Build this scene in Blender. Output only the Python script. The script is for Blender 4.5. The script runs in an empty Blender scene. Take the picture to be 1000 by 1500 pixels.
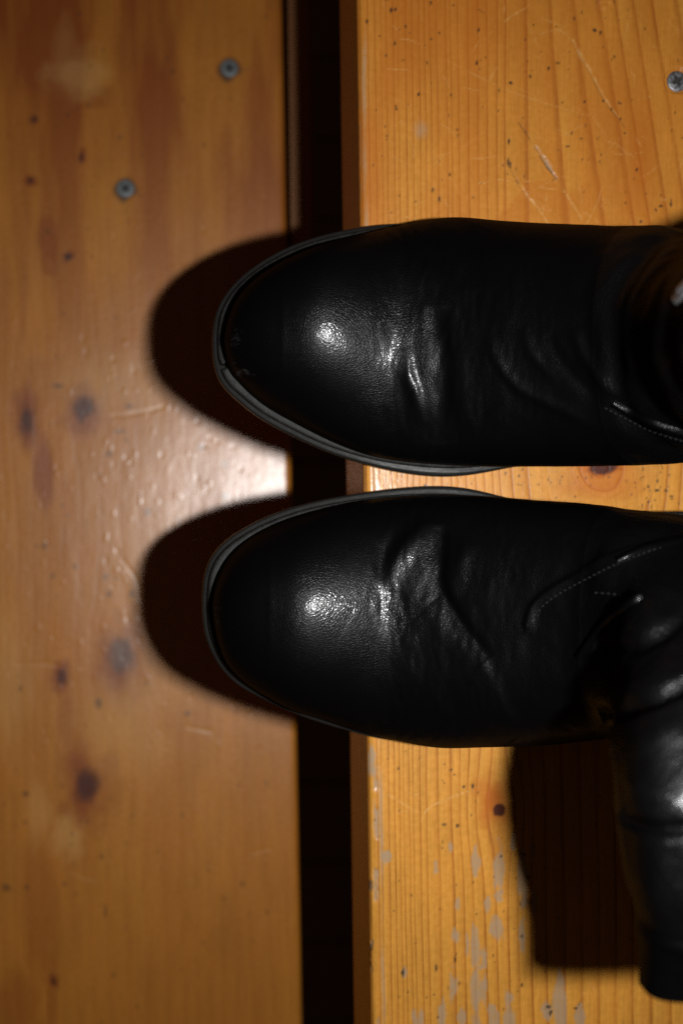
import bpy, bmesh, math, random
import numpy as np
from mathutils import Vector, Matrix
from mathutils.bvhtree import BVHTree

random.seed(7)
rng = np.random.default_rng(11)
S = bpy.context.scene
COL = S.collection
CM = 0.01

# ------------------------------------------------------------------ camera
# Lengths below are centimetres. Upper tread top is z = 0, the lens hangs 40 cm above it.
F = 1480.0                      # focal length in pixels of a 1000 x 1500 picture
NX, NY = 318.0, 735.0           # where the plumb line below the lens meets the picture
CAMZ = 40.0
_d = Vector(((500 - NX) / F, -(750 - NY) / F, -1.0)).normalized()   # viewing direction
_r = Vector((1, 0, 0)); _r = (_r - _d * _r.dot(_d)).normalized()
_u = _r.cross(_d).normalized()
cam_data = bpy.data.cameras.new('camera')
cam = bpy.data.objects.new('camera', cam_data)
COL.objects.link(cam)
M = Matrix((( _r.x, _u.x, -_d.x), (_r.y, _u.y, -_d.y), (_r.z, _u.z, -_d.z))).to_4x4()
M.translation = Vector((0, 0, CAMZ * CM))
cam.matrix_world = M
cam_data.sensor_fit = 'VERTICAL'
cam_data.sensor_height = 22.3
cam_data.sensor_width = 14.9
cam_data.lens = F / 1500 * 22.3
cam_data.clip_start = 0.01
cam_data.clip_end = 50
cam_data.dof.use_dof = True
cam_data.dof.focus_distance = 0.372
cam_data.dof.aperture_fstop = 3.5
cam_data.dof.aperture_blades = 0
S.camera = cam

# ------------------------------------------------------------------ world (a dark room) and the camera's flash
w = bpy.data.worlds.new('World'); S.world = w; w.use_nodes = True
bg = w.node_tree.nodes['Background']
bg.inputs[0].default_value = (1.0, 0.62, 0.38, 1); bg.inputs[1].default_value = 0.020
ld = bpy.data.lights.new('camera_flash', 'AREA')
ld.shape = 'RECTANGLE'; ld.size = 0.010; ld.size_y = 0.024
ld.energy = 1.28; ld.color = (1.0, 0.995, 0.985)
ld.spread = math.radians(125)
flash = bpy.data.objects.new('camera_flash', ld); COL.objects.link(flash)
flash.location = (0.088, -0.005, 0.440)
aim = Vector((0.06, -0.025, -0.02)) - flash.location
flash.rotation_euler = aim.to_track_quat('-Z', 'Y').to_euler()
S.view_settings.view_transform = 'Standard'
S.view_settings.look = 'None'
S.view_settings.exposure = 0.0
S.view_settings.gamma = 1.0
S.cycles.use_denoising = False
S.cycles.use_adaptive_sampling = False
S.cycles.max_bounces = 6
S.cycles.caustics_reflective = False
S.cycles.sample_clamp_indirect = 3.0

# ------------------------------------------------------------------ maths helpers
R3 = np.array([[_r.x, _r.y, _r.z], [_u.x, _u.y, _u.z], [-_d.x, -_d.y, -_d.z]])

def at(px, py, z=0.0):
    """point (cm) at height z lying on the sight line through a picture point"""
    v = R3.T @ np.array([(px - 500) / F, -(py - 750) / F, -1.0])
    return np.array([0, 0, CAMZ]) + v * ((z - CAMZ) / v[2])

def proj(P):
    P = np.asarray(P, float) - np.array([0, 0, CAMZ])
    c = P @ R3.T
    k = F / np.maximum(-c[..., 2], 1e-3)
    return 500 + c[..., 0] * k, 750 - c[..., 1] * k

def sstep(a, b, x):
    t = np.clip((x - a) / (b - a), 0, 1)
    return t * t * (3 - 2 * t)

def _hash(ix, iy, iz, seed):
    h = (ix.astype(np.int64) * 374761393 + iy.astype(np.int64) * 668265263 + iz.astype(np.int64) * 2147483647 + seed * 974711) & 0xffffffff
    h = ((h ^ (h >> 13)) * 1274126177) & 0xffffffff
    h = (h ^ (h >> 16)) & 0xffffffff
    return h.astype(float) / 4294967295.0 * 2 - 1

def noise(x, y, z=None, seed=0):
    x, y = np.asarray(x, float), np.asarray(y, float)
    z = np.zeros_like(x) if z is None else np.asarray(z, float)
    ix, iy, iz = np.floor(x), np.floor(y), np.floor(z)
    fx, fy, fz = x - ix, y - iy, z - iz
    ux, uy, uz = [f * f * f * (f * (f * 6 - 15) + 10) for f in (fx, fy, fz)]
    out = 0
    for dx in (0, 1):
        for dy in (0, 1):
            for dz in (0, 1):
                wgt = (ux if dx else 1 - ux) * (uy if dy else 1 - uy) * (uz if dz else 1 - uz)
                out = out + wgt * _hash(ix + dx, iy + dy, iz + dz, seed)
    return out

def fbm(x, y, z=None, seed=0, octs=4):
    a, o, t = 1.0, 0, 0
    for k in range(octs):
        o = o + a * noise(np.asarray(x) * 2**k, np.asarray(y) * 2**k, None if z is None else np.asarray(z) * 2**k, seed + k * 17)
        t += a; a *= 0.5
    return o / t

def smooth_line(pts, n=40):
    """Catmull-Rom through points"""
    p = np.array(pts, float)
    if len(p) == 2:
        t = np.linspace(0, 1, n)[:, None]
        return p[0] * (1 - t) + p[1] * t
    P = np.vstack([2 * p[0] - p[1], p, 2 * p[-1] - p[-2]])
    out = []
    m = max(2, n // (len(p) - 1))
    for i in range(len(p) - 1):
        t = np.linspace(0, 1, m, endpoint=(i == len(p) - 2))[:, None]
        a, b, c, d = P[i], P[i + 1], P[i + 2], P[i + 3]
        out.append(0.5 * (2 * b + (c - a) * t + (2 * a - 5 * b + 4 * c - d) * t**2 + (3 * b - a - 3 * c + d) * t**3))
    return np.vstack(out)

def line_dist(px, py, pts, n=24):
    """distance to a curve, signed side and position 0..1 along it"""
    L = smooth_line(pts, n)
    best = np.full(px.shape, 1e9); par = np.zeros(px.shape); side = np.zeros(px.shape)
    for i in range(len(L) - 1):
        a, b = L[i], L[i + 1]
        ab = b - a; q = max(ab @ ab, 1e-9)
        t = np.clip(((px - a[0]) * ab[0] + (py - a[1]) * ab[1]) / q, 0, 1)
        dx, dy = px - (a[0] + ab[0] * t), py - (a[1] + ab[1] * t)
        d = np.hypot(dx, dy); m = d < best
        best = np.where(m, d, best); par = np.where(m, (i + t) / (len(L) - 1), par)
        side = np.where(m, np.sign(ab[0] * dy - ab[1] * dx), side)
    return best, side, par

def grid_normals(G):
    du = np.gradient(G, axis=0); dv = np.gradient(G, axis=1)
    n = np.cross(du, dv)
    l = np.linalg.norm(n, axis=-1, keepdims=True)
    return n / np.maximum(l, 1e-12)

# ------------------------------------------------------------------ object helpers
def mesh_obj(name, V, faces, mat=None, parent=None, origin=(0, 0, 0), smooth=True, attrs=None, normals=None):
    """V in cm (world), faces an (n,4) array or list; origin in cm becomes the object's own origin"""
    V = np.asarray(V, float)
    me = bpy.data.meshes.new(name)
    v = ((V - np.asarray(origin)) * CM).astype(np.float32)
    if isinstance(faces, np.ndarray):
        nf, k = faces.shape
        me.vertices.add(len(v)); me.vertices.foreach_set('co', v.ravel())
        me.loops.add(nf * k); me.loops.foreach_set('vertex_index', faces.astype(np.int32).ravel())
        me.polygons.add(nf)
        me.polygons.foreach_set('loop_start', np.arange(0, nf * k, k, dtype=np.int32))
        me.update(calc_edges=True)
    else:
        me.from_pydata([tuple(a) for a in v], [], faces)
    me.validate()
    me.polygons.foreach_set('use_smooth', np.full(len(me.polygons), smooth))
    if attrs:
        for k, a in attrs.items():
            at_ = me.attributes.new(k, 'FLOAT', 'POINT')
            at_.data.foreach_set('value', np.asarray(a, np.float32).ravel())
    if normals is not None:
        me.normals_split_custom_set_from_vertices([tuple(q) for q in normals])
    if mat: me.materials.append(mat)
    o = bpy.data.objects.new(name, me)
    COL.objects.link(o)
    if parent is None:
        o.location = tuple(np.asarray(origin) * CM)
    else:
        o.parent = parent
    return o

def grid_faces(n, m, wrap=False, flip=False):
    i = np.arange(n - 1)[:, None]; j = np.arange(m if wrap else m - 1)[None, :]
    j2 = (j + 1) % m
    q = np.stack([i * m + j + 0 * j2, (i + 1) * m + j, (i + 1) * m + j2, i * m + j2 + 0 * i], -1).reshape(-1, 4)
    return q[:, ::-1].copy() if flip else q

def empty(name, loc):
    o = bpy.data.objects.new(name, None); COL.objects.link(o)
    o.location = tuple(np.asarray(loc) * CM); o.empty_display_size = 0.02
    return o

def tag(o, label=None, cat=None, group=None, kind=None):
    for k, v in (('label', label), ('category', cat), ('group', group), ('kind', kind)):
        if v: o[k] = v
    return o

def sweep(path, prof, ups, closed=False):
    """sweep a closed profile (side, up) along a path; side is left of travel seen from above"""
    P = np.asarray(path, float)
    T = np.gradient(P, axis=0)
    if closed: T = (np.roll(P, -1, 0) - np.roll(P, 1, 0))
    T /= np.linalg.norm(T, axis=1, keepdims=True)
    U = np.broadcast_to(np.asarray(ups, float), P.shape)
    N = np.cross(U, T); N /= np.maximum(np.linalg.norm(N, axis=1, keepdims=True), 1e-9)
    U2 = np.cross(T, N)
    pr = np.asarray(prof, float)
    if pr.ndim == 2: pr = np.broadcast_to(pr, (len(P),) + pr.shape)
    G = P[:, None, :] + N[:, None, :] * pr[:, :, 0:1] + U2[:, None, :] * pr[:, :, 1:2]
    n, m = G.shape[:2]
    f = grid_faces(n, m, wrap=True)
    faces = [tuple(q) for q in f]
    if closed:
        a = (n - 1) * m
        faces += [(a + j, j, (j + 1) % m, a + (j + 1) % m) for j in range(m)]
    else:
        faces += [tuple(range(m)), tuple(reversed(range((n - 1) * m, n * m)))]
    return G.reshape(-1, 3), faces

# ------------------------------------------------------------------ materials
class NT:
    def __init__(s, name):
        s.m = bpy.data.materials.new(name); s.m.use_nodes = True
        s.t = s.m.node_tree; s.t.nodes.clear()
        s.out = s.t.nodes.new('ShaderNodeOutputMaterial')
        s.b = s.t.nodes.new('ShaderNodeBsdfPrincipled')
        s.t.links.new(s.b.outputs[0], s.out.inputs[0])
        s.co = s.t.nodes.new('ShaderNodeTexCoord').outputs['Object']
    def link(s, a, b): s.t.links.new(a, b)
    def put(s, sock, v):
        if hasattr(v, 'node'): s.link(v, sock)
        elif isinstance(v, (tuple, list)) and len(v) == 3 and sock.type == 'RGBA': sock.default_value = (*v, 1)
        else: sock.default_value = v
    def attr(s, n):
        a = s.t.nodes.new('ShaderNodeAttribute'); a.attribute_name = n; return a.outputs['Fac']
    def math(s, op, a, b=None, c=None, clamp=False):
        n = s.t.nodes.new('ShaderNodeMath'); n.operation = op; n.use_clamp = clamp
        for i, v in enumerate((a, b, c)):
            if v is not None: s.put(n.inputs[i], v)
        return n.outputs[0]
    def remap(s, v, a, b, c=0.0, d=1.0, smooth=True):
        n = s.t.nodes.new('ShaderNodeMapRange'); n.interpolation_type = 'SMOOTHSTEP' if smooth else 'LINEAR'
        for i, x in enumerate((v, a, b, c, d)): s.put(n.inputs[i], x)
        return n.outputs[0]
    def mix(s, f, a, b, mode='MIX'):
        n = s.t.nodes.new('ShaderNodeMix'); n.data_type = 'RGBA'; n.blend_type = mode
        s.put(n.inputs[0], f); s.put(n.inputs[6], a); s.put(n.inputs[7], b)
        return n.outputs[2]
    def scaled(s, sc):
        n = s.t.nodes.new('ShaderNodeMapping'); s.link(s.co, n.inputs[0]); n.inputs[3].default_value = sc
        return n.outputs[0]
    def noise(s, scale, detail=3, rough=0.55, vec=None, dist=0.0):
        n = s.t.nodes.new('ShaderNodeTexNoise'); s.link(vec or s.co, n.inputs['Vector'])
        n.inputs['Scale'].default_value = scale; n.inputs['Detail'].default_value = detail
        n.inputs['Roughness'].default_value = rough; n.inputs['Distortion'].default_value = dist
        return n.outputs['Fac']
    def voro(s, scale, feature='F1', vec=None, rand=1.0):
        n = s.t.nodes.new('ShaderNodeTexVoronoi'); n.feature = feature; s.link(vec or s.co, n.inputs['Vector'])
        n.inputs['Scale'].default_value = scale; n.inputs['Randomness'].default_value = rand
        return n.outputs['Distance']
    def bump(s, h, strength, dist, normal=None):
        n = s.t.nodes.new('ShaderNodeBump'); s.put(n.inputs['Height'], h)
        n.inputs['Strength'].default_value = strength; n.inputs['Distance'].default_value = dist
        if normal is not None: s.link(normal, n.inputs['Normal'])
        return n.outputs[0]
    def bsdf(s, **k):
        for n, v in k.items(): s.put(s.b.inputs[n.replace('_', ' ')], v)
        return s.m

def wood(name, early, late, line, red, fine=1.0, gloss=0.34, coat=0.45, cr=0.24, lines=0.62, spec=0.5, cb=0.30, ramp_k=0.45):
    m = NT(name)
    ring = m.attr('ring')
    n1 = m.noise(1.0, 4, 0.6, m.scaled((900, 26, 900)))
    n2 = m.noise(1.0, 3, 0.55, m.scaled((2600, 70, 2600)))
    n3 = m.noise(38, 3, 0.6, m.scaled((1, 0.45, 1)))
    n4 = m.noise(420, 3, 0.65)
    f = m.math('FRACT', m.math('ADD', ring, m.math('MULTIPLY', m.math('SUBTRACT', n1, 0.5), 0.10)))
    ramp = m.remap(f, 0.10, 0.90)
    edge = m.math('MULTIPLY', m.remap(f, 0.70, 0.91), m.remap(f, 0.94, 1.0, 1.0, 0.0))
    vary = m.remap(m.noise(1.0, 2, 0.5, m.scaled((260, 9, 260))), 0.25, 0.75, 0.45, 1.1)
    c = m.mix(m.math('MULTIPLY', ramp, ramp_k), early, late)
    c = m.mix(m.math('MULTIPLY', m.math('MULTIPLY', edge, vary), lines), c, line)
    c = m.mix(m.math('MULTIPLY', m.remap(n3, 0.35, 0.75), 0.5), c, m.mix(0.5, late, early), 'MIX')
    tone = m.math('MULTIPLY_ADD', m.math('SUBTRACT', n1, 0.5), 0.45, 1.0)
    tone = m.math('MULTIPLY', tone, m.math('MULTIPLY_ADD', m.math('SUBTRACT', n2, 0.5), 0.55 * fine, 1.0))
    tone = m.math('MULTIPLY', tone, m.math('MULTIPLY_ADD', m.math('SUBTRACT', n4, 0.5), 0.45 * fine, 1.0))
    tone = m.math('MULTIPLY', tone, m.remap(n3, 0.2, 0.8, 0.88, 1.1))
    mul = m.t.nodes.new('ShaderNodeCombineColor')
    for i in range(3): m.link(tone, mul.inputs[i])
    c = m.mix(1.0, c, mul.outputs[0], 'MULTIPLY')
    c = m.mix(m.attr('red'), c, red)
    c = m.mix(m.attr('pale'), c, (0.62, 0.36, 0.12))
    c = m.mix(m.attr('knot'), c, (0.065, 0.015, 0.007))
    wn = m.math('MULTIPLY', m.attr('worn'), m.remap(n4, 0.2, 0.6, 0.6, 1.0))
    c = m.mix(wn, c, (0.33, 0.235, 0.145))
    c = m.mix(m.attr('speck'), c, (0.020, 0.016, 0.014))
    m.put(m.b.inputs['Base Color'], c)
    rough = m.math('ADD', m.remap(n4, 0.25, 0.8, gloss - 0.05, gloss + 0.08), m.math('MULTIPLY', wn, 0.35))
    m.put(m.b.inputs['Roughness'], rough)
    m.put(m.b.inputs['Specular IOR Level'], spec)
    h = m.math('ADD', m.math('MULTIPLY', n2, 0.5), m.math('MULTIPLY', n4, 0.6))
    h = m.math('SUBTRACT', h, m.math('MULTIPLY', edge, 0.6))
    nb = m.bump(h, 0.35 * fine, 0.0003)
    m.put(m.b.inputs['Normal'], nb)
    m.bsdf(Coat_Weight=coat, Coat_Roughness=cr, Coat_IOR=1.5)
    m.link(m.bump(m.noise(260, 3, 0.6, m.scaled((1, 0.5, 1))), cb, 0.0004), m.b.inputs['Coat Normal'])
    return m.m

WOOD_UP = wood('varnished_pine', (0.56, 0.255, 0.038), (0.47, 0.168, 0.020), (0.235, 0.065, 0.010), (0.40, 0.105, 0.010), gloss=0.40, coat=0.16, cr=0.20, spec=0.25, lines=0.75)
WOOD_LO = wood('varnished_pine_lower', (0.47, 0.182, 0.020), (0.38, 0.120, 0.012), (0.30, 0.08, 0.010), (0.20, 0.038, 0.004), fine=0.6, gloss=0.38, coat=1.0, cr=0.31, lines=0.06, spec=0.5, cb=0.5, ramp_k=0.22)

def leather_mat(name, broad=(0.0078, 0.33), tight=(0.0085, 0.145), cell=1150, strength=0.30, keep_f=0.75):
    m = NT(name)
    warp = m.t.nodes.new('ShaderNodeMix'); warp.data_type = 'VECTOR'
    nz = m.t.nodes.new('ShaderNodeTexNoise'); m.link(m.co, nz.inputs['Vector']); nz.inputs['Scale'].default_value = 500
    warp.inputs[0].default_value = 0.00045
    m.link(m.co, warp.inputs[4]); m.link(nz.outputs['Color'], warp.inputs[5])
    v1 = m.voro(cell, 'DISTANCE_TO_EDGE', warp.outputs[1])
    v2 = m.voro(cell * 2.3, 'F1', warp.outputs[1])
    pores = m.remap(v1, 0.0, 0.28)
    amp = m.remap(m.noise(70, 3, 0.6), 0.3, 0.7, 0.55, 1.15)
    h = m.math('MULTIPLY', m.math('ADD', pores, m.math('MULTIPLY', v2, -0.45)), amp)
    h = m.math('ADD', h, m.math('MULTIPLY', m.noise(160, 3, 0.6), 0.35))
    nb = m.bump(h, strength, 0.00016); nb2 = m.bump(h, strength * 0.45, 0.00016)
    dust = m.remap(m.noise(1500, 2, 0.7), 0.70, 0.80)
    scuff = m.attr('scuff')
    c = m.mix(m.math('MULTIPLY', dust, 0.12), (0.0045, 0.0045, 0.0050), (0.25, 0.24, 0.23))
    c = m.mix(scuff, c, (0.22, 0.215, 0.22))
    m.put(m.b.inputs['Base Color'], c)
    m.bsdf(Specular_IOR_Level=0.5, IOR=1.22, Roughness=0.5)
    m.link(nb, m.b.inputs['Normal'])
    # the polish: a broad soft sheen and a tight shine, both weak
    vary = m.remap(m.noise(45, 3, 0.6), 0.3, 0.75, 0.85, 1.2)
    keep = m.math('SUBTRACT', 1.0, m.math('MULTIPLY', scuff, 0.6))
    gl = []
    for amt, rough in (broad, tight):
        g = m.t.nodes.new('ShaderNodeBsdfAnisotropic'); g.distribution = 'GGX'
        cc = m.t.nodes.new('ShaderNodeCombineColor'); v = m.math('MULTIPLY', keep, amt)
        for k in range(3): m.link(v, cc.inputs[k])
        m.link(cc.outputs[0], g.inputs['Color']); m.put(g.inputs['Roughness'], m.math('MULTIPLY', vary, rough)); m.link(nb2 if rough < 0.3 else nb, g.inputs['Normal'])
        gl.append(g.outputs[0])
    ad = m.t.nodes.new('ShaderNodeAddShader'); m.link(gl[0], ad.inputs[0]); m.link(gl[1], ad.inputs[1])
    mx = m.t.nodes.new('ShaderNodeMixShader'); mx.inputs[0].default_value = keep_f
    m.link(m.b.outputs[0], mx.inputs[1]); m.link(ad.outputs[0], mx.inputs[2]); m.link(mx.outputs[0], m.out.inputs[0])
    return m.m
LEATHER = leather_mat('black_grained_leather')
LEATHER_SHAFT = leather_mat('black_shaft_leather', broad=(0.018, 0.40), tight=(0.011, 0.21), cell=650, strength=0.60, keep_f=0.68)

m = NT('black_rubber_welt')
n = m.noise(300, 4, 0.65); n_b = m.noise(1400, 2, 0.6)
c = m.mix(m.remap(n, 0.35, 0.7), (0.006, 0.006, 0.0057), (0.014, 0.014, 0.013))
c = m.mix(m.math('MULTIPLY', m.remap(n_b, 0.66, 0.75), 0.5), c, (0.10, 0.10, 0.095))
m.put(m.b.inputs['Base Color'], c); m.link(m.bump(m.math('ADD', n, n_b), 0.5, 0.0003), m.b.inputs['Normal'])
WELT = m.bsdf(Roughness=0.6, Specular_IOR_Level=0.25)
m = NT('black_rubber_sole')
m.link(m.bump(m.noise(500, 3), 0.4, 0.0002), m.b.inputs['Normal'])
m.put(m.b.inputs['Base Color'], m.mix(m.noise(220, 3), (0.006, 0.006, 0.006), (0.014, 0.014, 0.013)))
SOLE = m.bsdf(Roughness=0.38)
m = NT('black_thread')
m.put(m.b.inputs['Base Color'], m.mix(m.noise(900, 2), (0.004, 0.004, 0.004), (0.012, 0.012, 0.012)))
THREAD = m.bsdf(Roughness=0.6, Specular_IOR_Level=0.2)
m = NT('dark_textile_lining')
m.put(m.b.inputs['Base Color'], m.mix(m.noise(700, 3), (0.006, 0.006, 0.006), (0.02, 0.018, 0.017)))
LINING = m.bsdf(Roughness=0.9)
m = NT('galvanised_steel')
nn = m.noise(900, 4, 0.65)
m.put(m.b.inputs['Base Color'], m.mix(m.remap(nn, 0.3, 0.7), (0.16, 0.16, 0.165), (0.36, 0.36, 0.37)))
m.put(m.b.inputs['Roughness'], m.remap(nn, 0.3, 0.7, 0.38, 0.6))
m.link(m.bump(nn, 0.4, 0.0002), m.b.inputs['Normal'])
STEEL = m.bsdf(Metallic=0.75)
m = NT('zinc_screw_dull')
m.put(m.b.inputs['Base Color'], m.mix(m.noise(700, 4), (0.09, 0.105, 0.11), (0.20, 0.22, 0.225)))
ZINC = m.bsdf(Metallic=0.25, Roughness=0.55)
m = NT('screw_recess_shade')  # shade of the driver pit, put into the colour
m.put(m.b.inputs['Base Color'], m.mix(m.noise(900, 3), (0.012, 0.011, 0.01), (0.04, 0.036, 0.03)))
RECESS_SHADE = m.bsdf(Roughness=0.7)
m = NT('dark_old_wood')
nn = m.noise(1.0, 4, 0.6, m.scaled((300, 8, 300)))
m.put(m.b.inputs['Base Color'], m.mix(nn, (0.20, 0.075, 0.022), (0.34, 0.14, 0.045)))
DARKWOOD = m.bsdf(Roughness=0.6)
m = NT('dark_floor')
nn = m.noise(1.0, 3, 0.6, m.scaled((40, 2, 40)))
m.put(m.b.inputs['Base Color'], m.mix(nn, (0.10, 0.04, 0.02), (0.16, 0.07, 0.035)))
FLOOR = m.bsdf(Roughness=0.7)

# ------------------------------------------------------------------ the floor far below the open stair
fx = [-160, 160]; fy = np.arange(-150, 151, 12.0)
V, Fc = [], []
for y0, y1 in zip(fy[:-1], fy[1:]):          # boards with recessed joints, one sheet
    b = len(V)
    V += [(-160, y0, -110.5), (160, y0, -110.5), (160, y0 + .2, -110), (-160, y0 + .2, -110), (160, y1 - .2, -110), (-160, y1 - .2, -110), (160, y1, -110.5), (-160, y1, -110.5)]
    Fc += [(b, b + 1, b + 2, b + 3), (b + 3, b + 2, b + 4, b + 5), (b + 5, b + 4, b + 6, b + 7)]
tag(mesh_obj('floor', V, Fc, FLOOR, origin=(0, 0, -110), smooth=False), kind='structure')

# ------------------------------------------------------------------ stair treads
def axis(lo, hi, segs):
    """positions from lo to hi; segs = list of (until, step)"""
    out = [lo]; x = lo
    for until, st in segs:
        n_ = max(1, int(round((until - x) / st)))
        out += list(np.linspace(x, until, n_ + 1)[1:]); x = until
    return np.array(out)

def tread(name, A, B, sign, ztop, depth, thick, rad, xseg, yseg, ylo, paint, mat):
    """a board whose visible long edge runs A -> B (cm, xy of where the top starts to round); the board
    reaches `depth` away from the edge on the side sign*x. paint(dict) returns attributes and relief."""
    A, B = np.array(A[:2]), np.array(B[:2])
    Y = (A - B) / np.linalg.norm(A - B)           # along the board, up the picture
    X = np.array([Y[1], -Y[0]]) * sign            # across, away from the edge
    mid = B + Y * ((0 - B[1]) / Y[1])
    xs = axis(0, depth, xseg)
    prof = []                                     # (across, z, face tag)
    for z in np.linspace(-thick, -rad, 18)[:-1]: prof.append((-rad, z))
    for a in np.linspace(0, math.pi / 2, 9)[:-1]: prof.append((-rad * math.cos(a), -rad + rad * math.sin(a)))
    for x in xs: prof.append((x, 0.0))
    prof += [(depth + 0.4, -0.3), (depth + 0.4, -thick)]
    prof = np.array(prof)
    ys = axis(ylo, -ylo, yseg)
    n_, m_ = len(prof), len(ys)
    a = np.repeat(prof[:, 0][:, None], m_, 1); z = np.repeat(prof[:, 1][:, None], m_, 1)
    l = np.repeat(ys[None, :], n_, 0)
    W = np.zeros((n_, m_, 3))
    W[..., 0] = mid[0] + X[0] * a + Y[0] * l
    W[..., 1] = mid[1] + X[1] * a + Y[1] * l
    W[..., 2] = ztop + z
    px, py = proj(W)
    at_, relief = paint(a, z, l, px, py)
    nrm = grid_normals(W)
    if nrm[-10, m_ // 2, 2] < 0: nrm = -nrm
    W = W + nrm * relief[..., None]
    V = W.reshape(-1, 3)
    f = grid_faces(n_, m_)
    tri = W[-10, m_//2]
    nn = np.cross(W[-9, m_//2] - tri, W[-10, m_//2 + 1] - tri)
    f = f if nn[2] > 0 else f[:, ::-1].copy()
    # bottom and ends
    org = np.array([mid[0], mid[1], ztop])
    o = mesh_obj(name, V, f, mat, origin=org, attrs=at_)
    bm = bmesh.new(); bm.from_mesh(o.data); bm.verts.ensure_lookup_table()
    idx = lambda i, j: bm.verts[i * m_ + j]
    for j in (0, m_ - 1):
        bm.faces.new([idx(i, j) for i in range(n_)])
    bm.faces.new([idx(0, j) for j in range(m_)] + [idx(n_ - 1, j) for j in range(m_ - 1, -1, -1)])
    bm.to_mesh(o.data); bm.free()
    return o, org

def blob(px, py, cx, cy, rx, ry, soft=0.5, seed=0, rough=0.35):
    d = np.hypot((px - cx) / rx, (py - cy) / ry)
    d = d + rough * fbm((px - cx) / rx * 1.3 + seed * 7.1, (py - cy) / ry * 1.3, None, seed, 3)
    return 1 - sstep(1 - soft, 1 + soft, d)

def local(fn, px, py, cx, cy, r, out, op=np.maximum):
    m_ = (np.abs(px - cx) < r) & (np.abs(py - cy) < r)
    if m_.any(): out[m_] = op(out[m_], fn(px[m_], py[m_]))

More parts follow.
